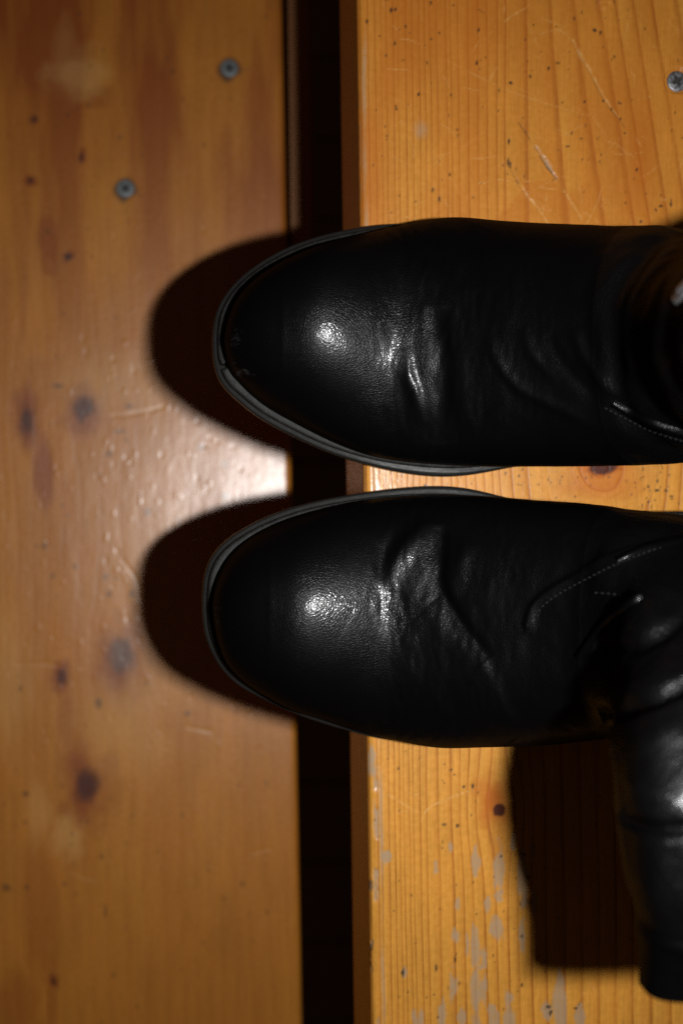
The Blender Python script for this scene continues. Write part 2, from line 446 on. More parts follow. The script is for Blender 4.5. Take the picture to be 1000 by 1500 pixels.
# ---- upper tread
def paint_upper(a, z, l, px, py):
    u = a * 37.2 + np.minimum(z + 0.3, 0) * 30
    v = py
    top = [-230, -205, -178, -150, -131, -108, -90, -70, -56, -44, -30, -18, -6, 5, 16, 25, 33, 44, 51, 62, 71, 81, 89, 97, 107, 122, 128, 140, 156, 171, 185, 200, 212, 248, 300, 350, 395, 419, 449, 480, 520, 570, 640, 720, 900, 1200]
    low = [-230, -205, -178, -150, -131, -108, -90, -70, -56, -46, -36, -21, -8, 4, 9, 21, 30, 38, 44, 53, 59, 70, 80, 99, 121, 136, 151, 169, 186, 204, 219, 240, 262, 290, 318, 345, 372, 398, 428, 460, 500, 560, 640, 720, 900, 1200]
    k = sstep(250, 1250, v)
    lean = sstep(230, 360, u) * np.clip(v - 200, -260, 200) * 0.16
    wob = 3.0 * fbm(u / 110, v / 330, None, 3, 2) + 0.5 * fbm(u / 30, v / 110, None, 9, 2)
    uu = u - lean * (1 - k) + wob * sstep(0, 60, u)
    knots = [(731, 1187, 12, 12), (880, 680, 34, 34)]
    kn = np.zeros_like(u); red = np.zeros_like(u)
    for cx, cy, rx, ry in knots:
        d2 = ((px - cx) / (rx * 3.0))**2 + ((py - cy) / (ry * 6))**2
        uu = uu - (px - cx) * 0.85 * np.exp(-d2)
    r0 = np.interp(uu, top, np.arange(len(top))); r1 = np.interp(uu, low, np.arange(len(low)))
    ring = r0 * (1 - k) + r1 * k
    cx, cy = 880, 684                                        # knot swallowed by the upper boot, arcs fan below it
    d = np.hypot((px - cx) / 1.0, (py - cy) / 1.05) + 5 * fbm(px / 30, py / 30, None, 5, 3)
    w_ = 1 - sstep(40, 85, d); ring = ring * (1 - w_) + (d / 21 + 0.3) * w_
    # colour masks
    local(lambda X, Y: 0.95 * blob(X, Y, 880, 684, 38, 20, 0.45, 4), px, py, 880, 676, 120, red)
    local(lambda X, Y: 0.7 * blob(X, Y, 880, 704, 58, 28, 0.5, 6), px, py, 880, 700, 140, red)
    local(lambda X, Y: blob(X, Y, 882, 684, 21, 11, 0.3, 7), px, py, 882, 680, 80, kn)
    local(lambda X, Y: blob(X, Y, 731, 1187, 9.5, 9.5, 0.2, 2, 0.2), px, py, 731, 1187, 40, kn)
    local(lambda X, Y: 0.95 * blob(X, Y, 724, 1174, 22, 32, 0.7, 3, 0.5), px, py, 724, 1172, 90, red)
    local(lambda X, Y: 0.55 * blob(X, Y, 705, 1155, 14, 12, 0.8, 8, 0.5), px, py, 705, 1155, 60, red)
    local(lambda X, Y: 0.3 * blob(X, Y, 729, 1225, 9, 38, 0.8, 8, 0.3), px, py, 729, 1225, 90, red)
    # flame-shaped redder figure above the upper boot
    yb = np.interp(px, [680, 715, 745, 770, 800, 812, 828, 850, 880, 915, 955, 1000], [330, 316, 300, 262, 258, 262, 285, 262, 244, 258, 310, 380])
    yb = yb + 6 * fbm(px / 25, py / 25, None, 21, 2)
    fl = sstep(-5, 10, py - yb) * (1 - sstep(20, 150, py - yb) * 0.75) * sstep(690, 735, px) * (1 - sstep(950, 1000, px)) * (py < 640)
    red = np.maximum(red, 0.55 * fl)
    orange = 0.72 * (1 - sstep(200, 900, v)) * (0.7 + 0.6 * fbm(u / 70, v / 240, None, 31, 3))
    red = np.maximum(red, np.clip(orange, 0, 1))
    # worn grey patches, in streaks between growth lines
    worn = np.zeros_like(u)
    for i, (cx, cy, rx, ry) in enumerate([(697, 1263, 6, 13), (730, 1273, 7, 20), (765, 1287, 7, 23), (731, 1312, 7, 6), (713, 1323, 4, 7), (765, 1323, 5, 7), (670, 1323, 4, 6),
            (667, 1371, 5, 9), (695, 1385, 5, 21), (684, 1382, 4, 11), (726, 1362, 9, 12), (709, 1407, 6, 10), (764, 1371, 5, 14), (664, 1446, 5, 15), (695, 1455, 6, 20), (708, 1449, 5, 13),
            (745, 1463, 5, 10), (646, 1486, 5, 13), (722, 1491, 8, 12), (638, 1270, 3, 6), (676, 1490, 6, 10), (820, 1470, 10, 30), (800, 1478, 7, 10), (848, 1490, 7, 12), (746, 1500, 7, 20),
            (751, 1232, 4, 8), (782, 1318, 4, 12), (780, 1246, 4, 6), (592, 1425, 3, 6), (660, 1240, 3, 5), (612, 1515, 8, 25), (700, 1530, 12, 25)]):
        local(lambda X, Y: 0.78 * blob(X, Y, cx, cy, rx * 1.0, ry * 1.5, 0.22, i + 40, 0.75), px, py, cx, cy, 75, worn)
    nose = sstep(-26, -12, u) * (1 - sstep(1, 8, u)) * (z > -1.0)
    nn = fbm(u / 8, v / 70, None, 51, 4)
    arr = np.exp(-((u - 7 + 9 * (1 - sstep(300, 900, v)) - 2 * fbm(v / 60, v * 0, None, 91, 3)) / 2.4)**2)
    worn = np.maximum(worn, np.clip(arr * sstep(-0.35, 0.25, fbm(u / 9, v / 120, None, 55, 3)), 0, 1) * 0.75)
    chip = sstep(0.16, 0.32, fbm(u / 9, v / 50, None, 61, 5)) * nose * (0.15 + 0.85 * sstep(950, 1100, v))
    worn = np.maximum(worn, chip * 0.85)
    local(lambda X, Y: 0.95 * blob(X, Y, 545, 1115, 6, 22, 0.2, 71, 0.5), px, py, 545, 1115, 60, worn)
    local(lambda X, Y: 0.9 * blob(X, Y, 565, 1254, 7, 9, 0.3, 72, 0.6), px, py, 565, 1254, 40, worn)
    local(lambda X, Y: 0.5 * blob(X, Y, 616, 190, 9, 10, 0.8, 73, 0.4), px, py, 616, 190, 40, worn)
    pale = np.zeros_like(u); speck = np.zeros_like(u); rel = np.zeros_like(u)
    def scratch(pts, wd, kind, depth, amt):
        P = np.array(pts, float)
        lo, hi = P.min(0) - 14, P.max(0) + 14
        m_ = (px > lo[0]) & (px < hi[0]) & (py > lo[1]) & (py < hi[1]) & (z > -0.05)
        if not m_.any(): return
        d, sd, t = line_dist(px[m_], py[m_], pts, 12)
        wv = wd * (0.35 + 0.65 * np.sin(np.pi * np.clip(t, 0.02, 0.98))**0.6) * (0.8 + 0.5 * noise(t * 19, t * 0, None, int(P[0, 0])))
        g = 1 - sstep(0.35, 1.2, d / np.maximum(wv, 0.3))
        kind_ = {'p': pale, 'w': worn, 's': speck}[kind]
        kind_[m_] = np.maximum(kind_[m_], g * amt * (0.65 + 0.5 * noise(px[m_] / 4, py[m_] / 4, None, 5)))
        rel[m_] = rel[m_] - g * depth + depth * 0.5 * np.exp(-((d - wv * 1.3) / (0.6 * wv))**2)
    scratch([(838, 58), (850, 82), (868, 112), (885, 145), (905, 172)], 3.4, 'p', 0.014, 0.55)
    scratch([(846, 75), (866, 112), (884, 147), (902, 170), (918, 190)], 1.3, 's', 0.014, 0.45)
    scratch([(758, 178), (770, 195), (780, 212)], 1.8, 's', 0.018, 0.75)
    scratch([(782, 212), (796, 232), (806, 248), (815, 262)], 3.8, 'w', 0.03, 0.95)
    scratch([(788, 226), (802, 246), (816, 264)], 1.4, 's', 0.02, 0.8)
    scratch([(762, 270), (772, 288), (788, 306), (804, 332)], 2.6, 'p', 0.02, 0.6)
    scratch([(742, 236), (752, 256), (764, 280)], 2.0, 's', 0.02, 0.5)
    scratch([(820, 272), (836, 296), (852, 322)], 1.5, 'p', 0.014, 0.7)
    scratch([(884, 268), (872, 302), (856, 332)], 2.2, 'p', 0.008, 0.35)
    scratch([(652, 88), (700, 112), (745, 133), (800, 152), (868, 172)], 1.2, 'p', 0.005, 0.35)
    scratch([(790, 50), (818, 44), (838, 60)], 2.0, 'p', 0.006, 0.4)
    scratch([(885, 206), (905, 214), (918, 226)], 1.6, 'p', 0.012, 0.3)
    scratch([(738, 32), (752, 22), (775, 8)], 1.8, 'p', 0.008, 0.4)
    scratch([(617, 1203), (625, 1186), (648, 1172), (692, 1157)], 1.5, 'p', 0.014, 0.8)
    scratch([(566, 1162), (588, 1176), (612, 1190)], 1.3, 'p', 0.010, 0.6)
    r = np.random.default_rng(5)
    for i in range(120):
        x0, y0 = r.uniform(560, 1010), r.choice([r.uniform(-10, 340), r.uniform(1080, 1510), r.uniform(180, 335)])
        an = r.normal(0.75, 0.55) * (1 if r.random() < 0.75 else -1); L = r.uniform(8, 45) * (1 if y0 < 500 else 0.6)
        scratch([(x0, y0), (x0 + L * .5 * math.cos(an) + r.normal(0, 2), y0 + L * .5 * math.sin(an) + r.normal(0, 2)), (x0 + L * math.cos(an), y0 + L * math.sin(an))], r.uniform(0.8, 1.5), 'p', r.uniform(0.003, 0.012), r.uniform(0.15, 0.5))
    def dots(lst, dark=0.9):
        for x0, y0, rx, ry in lst:
            local(lambda X, Y: dark * blob(X, Y, x0, y0, rx * 0.72, ry * 0.78, 0.5, int(x0 * 7 + y0), 0.8), px, py, x0, y0, 22, speck)
    fixed = [(573, 15, 3, 4), (579, 14, 2, 4), (537, 32, 2, 4), (594, 39, 2, 3), (631, 4, 2, 3), (578, 63, 2.5, 3.5), (580, 158, 2, 4), (613, 138, 2, 4), (643, 48, 2, 3), (625, 92, 1.5, 3), (660, 139, 2, 3),
             (700, 44, 2, 4), (748, 121, 3.5, 4), (745, 206, 2.5, 5), (745, 240, 4, 8), (634, 278, 2.5, 3.5), (658, 256, 2, 3), (643, 292, 2.5, 5), (698, 92, 2, 4), (730, 133, 1.5, 4), (776, 112, 2.5, 4), (870, 44, 3, 3), (879, 48, 3, 4),
             (899, 83, 2, 3), (883, 148, 2, 3), (855, 149, 2, 2), (907, 151, 3, 2), (908, 175, 2, 3), (914, 195, 2, 2), (816, 92, 4, 2), (803, 100, 2, 4), (823, 150, 2, 2), (875, 202, 2, 3), (932, 249, 2, 3), (960, 308, 2, 3), (968, 302, 4, 2),
             (982, 299, 3, 4), (938, 325, 2, 3), (850, 203, 3, 2), (831, 214, 4, 2), (852, 233, 1.5, 2), (895, 160, 2, 2),
             (679, 1153, 2.5, 3.5), (660, 1128, 3, 2), (665, 1135, 1.5, 2), (650, 1147, 2, 2), (692, 1152, 3, 4), (650, 1208, 4, 2), (670, 1210, 4, 3), (648, 1233, 2, 3), (647, 1243, 1.5, 3), (742, 1247, 1.5, 2), (766, 1252, 4, 3), (773, 1285, 3, 2),
             (590, 1425, 3, 8), (638, 1418, 2, 6), (666, 1406, 2.5, 5), (764, 1443, 2, 4), (722, 1400, 2, 2), (764, 1372, 3, 3), (635, 1457, 2, 2), (803, 1475, 6, 4), (806, 1484, 3, 5), (843, 1477, 4, 2), (641, 1490, 2, 3),
             (760, 697, 2, 4), (788, 710, 2, 3), (623, 712, 2.5, 3), (765, 687, 2, 2), (949, 713, 3, 2), (962, 718, 6, 2), (975, 719, 4, 3), (982, 727, 4, 2), (950, 735, 4, 2), (884, 694, 1, 9)]
    dots(fixed)
    rnd = [(r.uniform(545, 1005), r.choice([r.uniform(-10, 345), r.uniform(680, 745), r.uniform(1090, 1510)]), abs(r.normal(0.9, 0.4)) + 0.35, abs(r.normal(1.5, 0.8)) + 0.4) for _ in range(330)]
    dots(rnd, 0.75)
    # relief: board surface ripples, dents and tiny raised varnish nibs that glint
    rel += (0.006 * fbm(u / 60, v / 160, None, 77, 3)) * (z > -0.3)
    for i in range(420):
        x0, y0 = r.uniform(545, 1005), r.uniform(-10, 1510); rr = r.uniform(0.9, 2.0); s_ = r.choice([-1, 1])
        local(lambda X, Y: s_ * 0.010 * np.exp(-(((X - x0) / rr)**2 + ((Y - y0) / (rr * 1.5))**2)), px, py, x0, y0, 10, rel, np.add)
    for x0, y0 in ((884, 10), (893, 2), (878, 1)):
        local(lambda X, Y: 0.05 * np.exp(-(((X - x0) / 5)**2 + ((Y - y0) / 4)**2)), px, py, x0, y0, 20, rel, np.add)
    rel -= chip * 0.05 + speck * 0.006 + worn * 0.010 * (z > -0.05)
    # screw sunk a little into the wood
    local(lambda X, Y: np.where(np.hypot(X - 992, Y - 118) < 19, -0.12, 0), px, py, 992, 118, 40, rel, np.minimum)
    return dict(ring=ring, red=np.clip(red, 0, 1), pale=np.clip(pale, 0, 1), knot=np.clip(kn, 0, 1), worn=np.clip(worn, 0, 1), speck=np.clip(speck, 0, 1)), rel

UP, UORG = tread('stair_tread', at(534, 0), at(555, 1500), 1, 0.0, 27.0, 5.5, 0.30,
           [(14.6, 0.05), (27.0, 0.5)], [(-22, 1.0), (22, 0.055), (45, 1.0)], -45, paint_upper, WOOD_UP)
tag(UP, 'upper orange pine stair tread with worn grey patches that both boots stand on', 'stair tread', 'open stair treads')

# ---- lower tread
LZ = -18.0
def paint_lower(a, z, l, px, py):
    u = a * 25.5
    px0 = 420 + 0.02 * (py - 750) - u
    wob = 7 * fbm(u / 90, py / 300, None, 13, 3) + 1.5 * fbm(u / 20, py / 80, None, 19, 2)
    uu = u + wob
    knots = [(40, 615, 13, 24), (122, 598, 18, 22), (178, 962, 22, 28), (91, 992, 9, 13), (128, 1150, 20, 28), (51, 175, 7, 6), (101, 376, 8, 7), (45, 265, 6, 6), (79, 1437, 5, 7), (120, 230, 5, 8)]
    for cx, cy, rx, ry in knots:
        d2 = ((px - cx) / (rx * 2.6))**2 + ((py - cy) / (ry * 4))**2
        uu = uu + (px - cx) * 0.9 * np.exp(-d2)
    ring = uu / 22 + 1.2 * fbm(uu / 160, py / 900, None, 23, 2)
    kn = np.zeros_like(u); red = np.zeros_like(u); pale = np.zeros_like(u); worn = np.zeros_like(u); speck = np.zeros_like(u); rel = np.zeros_like(u)
    for i, (cx, cy, rx, ry) in enumerate(knots):
        local(lambda X, Y: (0.92 if rx > 8 else 0.8) * blob(X, Y, cx, cy, rx * 0.8, ry * 0.8, 0.55, i + 3, 0.45), px, py, cx, cy, 90, kn)
        local(lambda X, Y: 0.9 * blob(X, Y, cx, cy, rx * 1.6, ry * 1.8, 0.85, i + 30, 0.5), px, py, cx, cy, 140, red)
    local(lambda X, Y: 0.2 * blob(X, Y, 178, 958, 20, 25, 0.6, 3), px, py, 178, 958, 80, worn)
    for i, (cx, cy, rx, ry, k) in enumerate([(75, 200, 22, 170, .55), (30, 120, 30, 260, .42), (72, 345, 17, 52, .75), (75, 392, 14, 18, .6), (65, 690, 14, 60, .75), (135, 142, 40, 18, .6), (150, 190, 55, 60, .3), (225, 205, 32, 32, .4),
            (35, 420, 6, 110, .4), (60, 1330, 26, 120, .4), (78, 1450, 9, 90, .45), (30, 1480, 40, 60, .45), (290, 120, 90, 130, .2), (365, 420, 30, 120, .25), (270, 40, 200, 60, .25), (100, 1060, 14, 60, .4), (345, 1380, 60, 90, .2), (110, 1185, 26, 18, .5), (70, 560, 60, 50, .3), (90, 760, 40, 90, .25)]):
        local(lambda X, Y: k * blob(X, Y, cx, cy, rx, ry, 0.55, i + 60, 0.4), px, py, cx, cy, 2.0 * max(rx, ry) + 10, red)
    red = np.maximum(red, np.clip(0.40 + 0.85 * fbm(u / 60, py / 300, None, 33, 4), 0, 0.68) * (0.26 + 1.05 * (1 - sstep(0, 700, py))))
    for i, (cx, cy, rx, ry, k) in enumerate([(112, 108, 36, 32, .34), (95, 70, 16, 40, .15), (185, 1060, 60, 60, .25), (100, 1225, 20, 30, .35), (55, 1190, 18, 40, .25), (150, 560, 60, 40, .2), (250, 900, 60, 120, .15), (15, 1010, 30, 80, .25)]):
        local(lambda X, Y: k * blob(X, Y, cx, cy, rx, ry, 0.7, i + 90, 0.5), px, py, cx, cy, 2.0 * max(rx, ry) + 10, pale)
    r = np.random.default_rng(9)
    def dots(lst, k=0.8):
        k *= 0.75
        for x0, y0, rx, ry in lst:
            local(lambda X, Y: k * blob(X, Y, x0, y0, rx, ry, 0.5, int(x0 + y0), 0.5), px, py, x0, y0, 28, speck)
    dots([(187, 262, 3, 3), (100, 377, 5, 5), (30, 1009, 3, 4), (145, 1030, 6, 7), (38, 1163, 5, 4), (10, 1300, 6, 6), (40, 1300, 3, 4), (95, 1295, 3, 3), (155, 1335, 2, 8), (275, 1045, 5, 4), (85, 565, 8, 3), (190, 595, 6, 4), (175, 632, 9, 3), (160, 665, 5, 4), (295, 655, 4, 4), (330, 680, 4, 6), (330, 727, 6, 5), (217, 750, 5, 6), (155, 845, 4, 4), (160, 870, 4, 4), (193, 870, 5, 5), (65, 800, 4, 5), (110, 830, 3, 4), (355, 1295, 3, 4)], 0.7)
    dots([(r.uniform(-10, 420), r.uniform(-10, 1510), abs(r.normal(1.2, .6)) + .5, abs(r.normal(1.8, .9)) + .5) for _ in range(160)], 0.6)
    for i in range(190):                                   # heel dents, thickest where people step
        x0, y0 = r.normal(250, 130), r.normal(760, 270)
        if i % 4 == 0: x0, y0 = r.uniform(0, 415), r.uniform(0, 1500)
        rx, ry = r.uniform(1.3, 3.0), r.uniform(1.8, 6); dp = r.uniform(0.006, 0.022) * r.choice([-1, -1, 1])
        if x0 > 412: continue
        local(lambda X, Y: dp * np.exp(-(((X - x0) / rx)**2 + ((Y - y0) / ry)**2)), px, py, x0, y0, 34, rel, np.add)
    for pts in ([(165, 610), (200, 606), (240, 596)], [(20, 972), (60, 972), (85, 975)], [(105, 1278), (125, 1286), (140, 1290)], [(370, 1250), (395, 1243)], [(275, 1065), (310, 1072)], [(180, 820), (200, 850), (205, 880)]):
        d, sd, t = line_dist(px, py, pts, 8)
        g = np.exp(-(d / 2.4)**2); rel -= 0.012 * g; pale = np.maximum(pale, 0.14 * g)
    rel += (0.016 * fbm(u / 45, py / 120, None, 99, 3)) * (z > -0.2)
    for cx, cy in ((336, 100), (184, 276)):
        local(lambda X, Y: 0.85 * blob(X, Y, cx - 1, cy + 2, 16, 17, 0.35, 4, 0.3), px, py, cx, cy, 40, speck)
    for i in range(90):                                    # varnish nibs in the trodden middle that catch the flash
        x0, y0, rr = r.normal(260, 110), r.normal(740, 150), r.uniform(1.2, 2.4)
        if x0 > 411: continue
        local(lambda X, Y: 0.013 * np.exp(-(((X - x0) / rr)**2 + ((Y - y0) / (rr * 2.2))**2)), px, py, x0, y0, 14, rel, np.add)
    sidek = sstep(-0.05, -0.6, z)
    return dict(ring=ring, red=np.clip(red, 0, 1), pale=np.clip(pale, 0, 1), knot=np.clip(kn, 0, 1), worn=np.clip(worn, 0, 1), speck=np.clip(speck, 0, 1)), rel

LO, LORG = tread('stair_tread', at(403, 0, LZ), at(433, 1500, LZ), -1, LZ, 27.0, 5.0, 0.42,
           [(17.5, 0.055), (27.0, 0.5)], [(-31, 1.0), (31, 0.06), (45, 1.0)], -45, paint_lower, WOOD_LO)
tag(LO, 'lower reddish pine stair tread with dark knots beneath the boot toes', 'stair tread', 'open stair treads')

# dark batten fixed under the rear edge of the lower tread, seen in the gap at the top
a0 = at(416, -300, -18.4); a1 = at(426, 372, -18.4)
bx0, bx1 = a1[0] + 0.05, a1[0] + 1.4
bm = bmesh.new()
bmesh.ops.create_cube(bm, size=1.0)
for v in bm.verts:
    v.co = Vector(((bx0 + (v.co.x + .5) * (bx1 - bx0)), (a1[1] + (v.co.y + .5) * (a0[1] - a1[1])), -18.4 - 3.2 * (.5 - v.co.z)))
bmesh.ops.bevel(bm, geom=bm.edges[:], offset=0.15, segments=2, affect='EDGES')
BV = np.array([v.co[:] for v in bm.verts]); BF = [tuple(v.index for v in f.verts) for f in bm.faces]; bm.free()
BV[:, 0] += (BV[:, 1] - a1[1]) * -0.0145
mesh_obj('batten', BV, BF, DARKWOOD, LO, LORG, smooth=False)

# ---- screws
def screw(parent, org, px, py, ztop, rad, mat, rot, sink, lobes=4):
    c = at(px, py, ztop)
    prof = [(0.0, 0.0), (rad * .18, 0.0), (rad * .55, 0.0), (rad * .86, -0.012), (rad * .97, -0.035), (rad, -0.07), (rad * 0.9, -0.16), (rad * .35, -0.5), (rad * .3, -1.6), (0.0, -1.8)]
    n_ = 48; V, Fc = [], []
    for r_, z_ in prof:
        for k in range(n_):
            th = 2 * math.pi * k / n_
            zz = z_
            V.append((c[0] + r_ * math.cos(th), c[1] + r_ * math.sin(th), ztop - sink + zz))
    for i in range(len(prof) - 1):
        for k in range(n_):
            Fc.append((i * n_ + k, (i + 1) * n_ + k, (i + 1) * n_ + (k + 1) % n_, i * n_ + (k + 1) % n_))
    s = mesh_obj('screw', V, Fc, mat, parent, org)
    # driver recess: flat dark star, a hair proud, pit shade put into its colour
    V, Fc = [], []
    m_ = 4 * 12
    for ring_, (k, dz) in enumerate(((1.0, 0.006), (0.86, 0.006), (0.72, -0.02 + 0.022))):
        for j in range(m_):
            th = 2 * math.pi * j / m_
            r_ = rad * (0.30 + 0.26 * abs(math.cos(lobes / 2 * th))**1.5) * k
            V.append((c[0] + r_ * math.cos(th + rot), c[1] + r_ * math.sin(th + rot), ztop - sink + dz))
    V.append((c[0], c[1], ztop - sink + 0.003))
    for q in range(2):
        for j in range(m_):
            Fc.append((q * m_ + j, q * m_ + (j + 1) % m_, (q + 1) * m_ + (j + 1) % m_, (q + 1) * m_ + j))
    for j in range(m_): Fc.append((2 * m_ + j, 2 * m_ + (j + 1) % m_, 3 * m_))
    rc = mesh_obj('recess_shade', V, Fc, RECESS_SHADE, s, org)
    return s
screw(UP, UORG, 992, 118, 0.0, 0.44, STEEL, 0.5, 0.03)
screw(LO, LORG, 336, 100, LZ, 0.50, ZINC, 0.2, -0.05)
screw(LO, LORG, 184, 276, LZ, 0.50, ZINC, 0.7, -0.05)

# ------------------------------------------------------------------ boots
def hermite(keys, t, ts):
    """cubic through keyed values (non-uniform)"""
    K = np.asarray(keys, float); t = np.asarray(t, float)
    hh = np.diff(t).reshape((-1,) + (1,) * (K.ndim - 1)); sl = np.diff(K, axis=0) / hh
    d = np.zeros_like(K); d[0], d[-1] = sl[0], sl[-1]
    a, b = sl[:-1], sl[1:]; ha, hb = hh[:-1], hh[1:]
    mean = (a * hb + b * ha) / (ha + hb); lim = 2.2 * np.minimum(np.abs(a), np.abs(b))
    d[1:-1] = np.where(a * b > 0, np.sign(mean) * np.minimum(np.abs(mean), lim), 0.0)
    i = np.clip(np.searchsorted(t, ts, 'right') - 1, 0, len(t) - 2)
    h = (t[i + 1] - t[i]); s = (ts - t[i]) / h
    sh = (slice(None),) + (None,) * (K.ndim - 1)
    s_, h_ = s[sh], h[sh]
    return (2*s_**3 - 3*s_**2 + 1) * K[i] + (s_**3 - 2*s_**2 + s_) * h_ * d[i] + (-2*s_**3 + 3*s_**2) * K[i+1] + (s_**3 - s_**2) * h_ * d[i+1]

def outline(pts_top, pts_bot, z_top, z_bot, tip, ztip):
    """half outlines in cm: functions of distance from the toe tip"""
    T = at(tip[0], tip[1], ztip)
    def side(pts, zz):
        q = np.array([at(p[0], p[1], z_) for p, z_ in zip(pts, zz)])
        s = np.sqrt(np.maximum(q[:, 0] - T[0], 0)); o = np.argsort(s)
        return np.concatenate([[0], s[o]]), np.concatenate([[T[1]], q[o, 1]])
    st, yt = side(pts_top, z_top); sb, yb = side(pts_bot, z_bot)
    def fn(t):
        s = np.sqrt(np.maximum(t, 0))
        # smooth by averaging a few nearby samples (keeps the outline free of kinks)
        acc_t = 0; acc_b = 0; wts = 0
        for o_, w_ in ((-0.14, 1), (-0.07, 2), (0, 3), (0.07, 2), (0.14, 1)):
            so = np.abs(s + o_)
            vt = hermite(yt, st, np.minimum(so, st[-1])); vb = hermite(yb, sb, np.minimum(so, sb[-1]))
            neg = (s + o_) < 0
            a_ = np.where(neg, 2 * T[1] - vt, vt); b_ = np.where(neg, 2 * T[1] - vb, vb)
            acc_t = acc_t + w_ * a_; acc_b = acc_b + w_ * b_; wts += w_
        return acc_t / wts, acc_b / wts
    return T, fn

WELT_Z = 1.0
def make_boot(cfg):
    tip, fn = cfg['tip'], cfg['fn']
    # --- stations: B (bottom/back), Tt (top/front), e1 (sideways), half-width, low share, squareness
    ts = np.concatenate([np.linspace(0, 1, 46)[1:]**2 * 2.0, np.linspace(2.0, 8.6, 40)[1:]])
    prof_t = [0, .11, .28, .55, .9, 1.42, 2.1, 2.85, 3.45, 4.3, 5.2, 6.1, 6.5, 7.2, 8.6]
    prof_z = cfg['prof']
    zt = np.interp(np.sqrt(ts), np.sqrt(prof_t), prof_z)
    ker = np.array([1, 2, 3, 2, 1.]); ker /= ker.sum()
    zp = np.concatenate([[zt[0]] * 2, zt, [zt[-1] + (zt[-1] - zt[-2]), zt[-1] + 2 * (zt[-1] - zt[-2])]])
    zt = np.convolve(zp, ker, 'valid')
    yt, yb = fn(ts)
    ins = 0.04 * (1 - sstep(4.5, 7.5, ts)) * sstep(0, 0.6, ts)
    yt, yb = yt - ins, yb + ins
    yc = (yt + yb) / 2; hw = np.abs(yt - yb) / 2
    Bs = np.stack([tip[0] + ts, yc, np.full_like(ts, WELT_Z)], 1)
    Ts = np.stack([tip[0] + ts + 0.0, yc, zt], 1)
    E = np.repeat([[0, 1, 0]], len(ts), 0).astype(float)
    lowf = 0.16 + 0.18 * sstep(4.5, 8.5, ts)
    # the tip: one pole row
    Bs = np.vstack([[tip[0] + 0.02, tip[1], WELT_Z + .1], Bs]); Ts = np.vstack([[tip[0] + 0.02, tip[1], WELT_Z + .35], Ts])
    E = np.vstack([[0, 1, 0], E]); hw = np.concatenate([[0.02], hw]); lowf = np.concatenate([[.16], lowf])
    for (b, t_, e, w_, lf) in cfg['shaft']:
        Bs = np.vstack([Bs, b]); Ts = np.vstack([Ts, t_]); e = np.array(e, float); E = np.vstack([E, e / np.linalg.norm(e)]); hw = np.append(hw, w_); lowf = np.append(lowf, lf)
    mids = (Bs + Ts * 2) / 3
    par = np.concatenate([[0], np.cumsum(np.maximum(np.linalg.norm(np.diff(mids, axis=0), axis=1), 1e-3))])
    n_toe = len(ts) + 1
    step = 0.075
    samp = np.concatenate([par[:n_toe - 40], np.arange(par[n_toe - 41] + step, par[-1], step), [par[-1]]])
    keys = np.concatenate([Bs, Ts, E, hw[:, None], lowf[:, None]], 1)
    K = hermite(keys, par, samp)
    gk = np.exp(-0.5 * (np.arange(-24, 25) / 8.0)**2); gk /= gk.sum()
    Kp = np.concatenate([np.repeat(K[:1], 24, 0), K, K[-1:] + (K[-1:] - K[-2:-1]) * np.arange(1, 25)[:, None]])
    Ks = np.stack([np.convolve(Kp[:, c_], gk, 'valid') for c_ in range(K.shape[1])], 1)
    kb = sstep(par[n_toe - 1] - 3.2, par[n_toe - 1] - 1.4, samp)[:, None]
    K = K * (1 - kb) + Ks * kb
    Bq, Tq, Eq, wq, lq = K[:, 0:3], K[:, 3:6], K[:, 6:9], np.maximum(K[:, 9], 0.01), K[:, 10]
    NPH = 260
    ph = np.linspace(0, 2 * math.pi, NPH, endpoint=False) - math.pi / 2
    cs, sn = np.cos(ph), np.sin(ph)
    Hh = Tq - Bq; H = np.linalg.norm(Hh, axis=1, keepdims=True); e2 = Hh / H
    C = Bq + Hh * lq[:, None]
    t_shaft = par[n_toe - 1]
    q = sstep(t_shaft - 1, t_shaft + 9, samp)          # 0 in the foot, 1 in the shaft
    exl = 2 / (3.6 - (1.6 - cfg['flat']) * q); exu = 2 / (2.06 + cfg['flat'] * q)
    pc = np.sign(cs)[None] * np.abs(cs)[None]**np.where(sn[None] < 0, exl[:, None], exu[:, None])
    psn = np.sign(sn)[None] * np.abs(sn)[None]**np.where(sn[None] < 0, exl[:, None], exu[:, None])
    rad = np.where(sn[None] < 0, lq[:, None], 1 - lq[:, None]) * H
    G = C[:, None, :] + Eq[:, None, :] * (wq[:, None] * pc)[..., None] + e2[:, None, :] * (rad * psn)[..., None]
    lean_ = cfg['ridge'] * np.clip((Bq[:, 0] - tip[0]) / 3.5, 0, 1) * (1 - sstep(4.2, 9.5, Bq[:, 0] - tip[0])) * (1 - q)
    zr = np.clip((G[..., 2] - C[:, None, 2]) / np.maximum(H, .05), 0, 1)
    G[..., 1] += lean_[:, None] * sstep(0.15, 1.0, zr)
    # even the spacing round each ring
    Gc = np.concatenate([G, G[:, :1]], 1)
    seg = np.linalg.norm(np.diff(Gc, axis=1), axis=2); cum = np.concatenate([np.zeros((len(G), 1)), np.cumsum(seg, 1)], 1)
    for i in range(len(G)):
        s_ = np.linspace(0, cum[i, -1], NPH, endpoint=False)
        for k in range(3): G[i, :, k] = np.interp(s_, cum[i], Gc[i, :, k])
    def normals(Gx):
        ext = np.concatenate([Gx[:, -1:], Gx, Gx[:, :1]], 1)
        nn_ = grid_normals(ext)[:, 1:-1]
        o_ = np.sum(nn_ * (Gx - C[:, None, :]), -1).mean()
        return nn_ if o_ > 0 else -nn_
    # --- creases and folds
    N = normals(G)
    px, py = proj(G)
    view = np.array([0, 0, CAMZ]) - G; view /= np.linalg.norm(view, axis=-1, keepdims=True)
